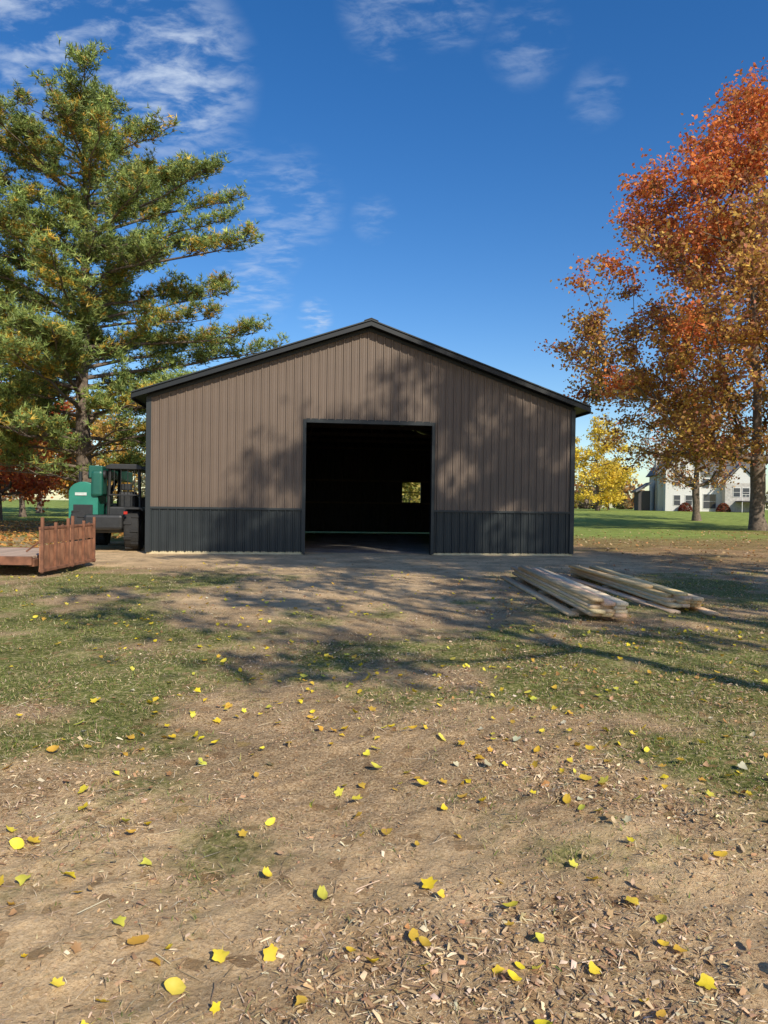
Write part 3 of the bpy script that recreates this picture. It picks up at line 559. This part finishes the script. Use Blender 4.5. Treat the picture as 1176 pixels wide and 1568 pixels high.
# ---------------- HOUSE
m_wh=mat('white_siding',(.62,.61,.58),.7,var=.08); m_roof=mat('grey_shingles',(.16,.16,.17),.9,var=.25,scale=3); m_win=mat('window_glass',(.04,.05,.07),.1,var=.2); m_stone=mat('pale_stone',(.48,.45,.41),.9,var=.2,scale=3); m_dkw=mat('dark_boards',(.07,.06,.06),.8)
ho=empty('white_house',(42.2,112,1.0),rad(-12))
box(ho,'main_walls',(8.5,5,2.9),(15,9,5.8),m_wh,.02)
prism(ho,'main_roof',[(.4,5.7),(16.6,5.7),(14.2,9.2),(2.8,9.2)],.1,9.9,m_roof)
box(ho,'gable_wing',(4.2,-.4,3.1),(5,3,6.2),m_wh,.02); prism(ho,'wing_gable',[(1.7,6.2),(6.7,6.2),(4.2,8.8)],-1.9,3,m_wh)
prism(ho,'wing_roof',[(1.3,6.05),(4.2,9.05),(7.1,6.05),(7.1,6.35),(4.2,9.35),(1.3,6.35)],-2.2,4,m_roof)
box(ho,'right_wing',(12.6,-.3,2.2),(4.5,2.4,4.4),m_stone,.02); prism(ho,'right_wing_gable',[(10.3,4.4),(14.9,4.4),(12.6,7)],-1.5,2,m_wh); prism(ho,'right_wing_roof',[(9.9,4.25),(12.6,7.2),(15.3,4.25),(15.3,4.55),(12.6,7.5),(9.9,4.55)],-1.8,3,m_roof)
box(ho,'chimney',(1.4,2.5,5.3),(1.2,1.4,10.6),m_stone,.03); box(ho,'chimney_cap',(1.4,2.5,10.7),(1.4,1.6,.2),m_dkw,.02)
box(ho,'side_porch',(-.9,4,1.6),(1.8,5,3.2),m_dkw,.02); prism(ho,'side_porch_roof',[(-2.2,3.2),(0,4.6),(0,4.2),(-2.2,2.9)],1.3,6.8,m_roof)
k=0
for (x,y,z,w,h) in [(3.4,-1.92,4.6,.9,1.4),(5.1,-1.92,4.6,.9,1.4),(3.4,-1.92,1.7,.9,1.5),(5.1,-1.92,1.7,.9,1.5),(8,.48,4.4,1,1.4),(9.3,.48,4.4,1,1.4),(8.6,.48,1.6,1.8,2.2),(12,-1.52,3,.9,1.3),(13.3,-1.52,3,.9,1.3),(15.3,.48,4.4,.8,1.3),(4.2,-1.92,7.2,.7,.8)]:
    k+=1; box(ho,f'window_frame_{k}',(x,y,z),(w+.2,.06,h+.2),m_wh,.01); box(ho,f'window_{k}',(x,y-.04,z),(w,.03,h),m_win,0); box(ho,f'window_bar_{k}',(x,y-.06,z),(w,.02,.05),m_wh,0)
box(ho,'deck',(14.8,-3.2,1.6),(6,3.5,.2),m_dkw,.02); box(ho,'deck_rail',(14.8,-4.9,2.6),(6,.06,.08),m_wh,.01)
for i in range(13): box(ho,f'deck_post_{i}',(11.9+i*.48,-4.9,1.3 if i%4==0 else 2.15),(.08 if i%4==0 else .04,.08,2.6 if i%4==0 else .9),m_wh,0)
n=1800; th_=rnd(0,6.28,n);ph_=np.arccos(rnd(0,1,n)); cx=rng.choice([1.5,7.3],n)
P=np.stack([44.5+cx+1.0*np.sin(ph_)*np.cos(th_),108.4+.9*np.sin(ph_)*np.sin(th_),.9+1.4*np.cos(ph_)],1)
v,t,c=scatter([quad],P,rotm(rnd(0,6.28,n),rnd(-1,1,n),rnd(-1,1,n)),rnd(.15,.35,n),pick([(.25,.04,.04),(.1,.08,.04),(.3,.09,.04)],n)); np_mesh('red_shrubs',v,t,m_fol,c)
# ---------------- LIGHT
EL,AZ=rad(36),rad(30)
sv=Vector((math.sin(AZ)*math.cos(EL),-math.cos(AZ)*math.cos(EL),math.sin(EL)))
sd=bpy.data.lights.new('sun','SUN'); sd.energy=5.0; sd.angle=rad(.53); sd.color=(1,.93,.80); so=bpy.data.objects.new('sun',sd); COL.objects.link(so)
so.rotation_euler=(-sv).to_track_quat('-Z','Y').to_euler(); so.location=(20,-30,40)
w=bpy.data.worlds.new('World'); scene.world=w; w.use_nodes=True; nt=w.node_tree; N=nt.nodes; L=nt.links
bg=N['Background']; bg.inputs['Strength'].default_value=.14
sky=N.new('ShaderNodeTexSky'); sky.sky_type='NISHITA'; sky.sun_disc=False; sky.sun_elevation=EL; sky.sun_rotation=rad(150); sky.air_density=1.0; sky.dust_density=.5; sky.ozone_density=2.0
hs=N.new('ShaderNodeHueSaturation'); hs.inputs['Hue'].default_value=.508; hs.inputs['Saturation'].default_value=1.38; hs.inputs['Value'].default_value=1.06; L.new(sky.outputs[0],hs.inputs['Color'])
tc=N.new('ShaderNodeTexCoord'); sp=N.new('ShaderNodeSeparateXYZ'); L.new(tc.outputs['Generated'],sp.inputs[0])
def M(op,a,b=None,c=None):
    m=N.new('ShaderNodeMath'); m.operation=op
    for i,v_ in enumerate((a,b,c)):
        if v_ is None: continue
        if hasattr(v_,'links'): L.new(v_,m.inputs[i])
        else: m.inputs[i].default_value=v_
    return m.outputs[0]
zc=M('MAXIMUM',M('ADD',sp.outputs[2],.12),.02); cb=N.new('ShaderNodeCombineXYZ'); L.new(M('DIVIDE',sp.outputs[0],zc),cb.inputs[0]); L.new(M('DIVIDE',sp.outputs[1],zc),cb.inputs[1])
mp=N.new('ShaderNodeMapping'); mp.inputs['Rotation'].default_value=(0,0,.6); mp.inputs['Scale'].default_value=(1.0,1.7,1); L.new(cb.outputs[0],mp.inputs[0])
cn=N.new('ShaderNodeTexNoise'); cn.inputs['Scale'].default_value=12; cn.inputs['Detail'].default_value=12; cn.inputs['Roughness'].default_value=.6; cn.inputs['Distortion'].default_value=.3; L.new(mp.outputs[0],cn.inputs['Vector'])
cn2=N.new('ShaderNodeTexNoise'); cn2.inputs['Scale'].default_value=4; cn2.inputs['Detail'].default_value=4; L.new(mp.outputs[0],cn2.inputs['Vector'])
tot=None
for (x,z,r,s_) in [(-.42,.66,9,.95),(-.31,.60,6.5,1.0),(-.52,.72,9,.9),(.0,.70,4,.55),(.08,.705,3.5,.5),(.19,.65,3.2,.35),(.29,.575,2.4,.25),(-.14,.42,4.5,.42),(-.19,.30,3.5,.55),(-.21,.46,3,.4),(-.1,.262,1.6,.9),(-.02,.40,2,.28),(-.165,.36,3,.45)]:
    v_=Vector((x,1,z)).normalized(); dt=N.new('ShaderNodeVectorMath'); dt.operation='DOT_PRODUCT'; L.new(tc.outputs['Generated'],dt.inputs[0]); dt.inputs[1].default_value=v_
    mr=N.new('ShaderNodeMapRange'); mr.interpolation_type='SMOOTHSTEP'; mr.inputs['From Min'].default_value=math.cos(rad(r)); mr.inputs['From Max'].default_value=math.cos(rad(r*.1)); mr.inputs['To Max'].default_value=s_
    L.new(dt.outputs['Value'],mr.inputs['Value']); tot=mr.outputs[0] if tot is None else M('MAXIMUM',tot,mr.outputs[0])
nn=M('ADD',M('MULTIPLY',cn.outputs['Fac'],.65),M('MULTIPLY',cn2.outputs['Fac'],.35))
cm=N.new('ShaderNodeMapRange'); cm.interpolation_type='SMOOTHSTEP'; cm.inputs['From Min'].default_value=.42; cm.inputs['From Max'].default_value=.68
L.new(nn,cm.inputs['Value'])
gate=M('MULTIPLY',M('MULTIPLY',cm.outputs[0],tot),.8)
mx=N.new('ShaderNodeMix'); mx.data_type='RGBA'; L.new(gate,mx.inputs[0]); L.new(hs.outputs[0],mx.inputs[6]); mx.inputs[7].default_value=(4.6,5.3,6.4,1)
L.new(mx.outputs[2],bg.inputs['Color'])
# ---------------- CAMERA
cd=bpy.data.cameras.new('camera'); cd.sensor_fit='HORIZONTAL'; cd.sensor_width=36; cd.lens=36*1087/1176; cd.clip_start=.05; cd.clip_end=3000
co=bpy.data.objects.new('camera',cd); COL.objects.link(co); scene.camera=co
p=.011; th=.014; f=Vector((0,math.cos(p),-math.sin(p))); u0=Vector((0,math.sin(p),math.cos(p))); r0=Vector((1,0,0))
up=u0*math.cos(th)-r0*math.sin(th); rt=r0*math.cos(th)+u0*math.sin(th)
m=Matrix((rt,up,-f)).transposed().to_4x4(); m.translation=Vector((0,0,1.45)); co.matrix_world=m
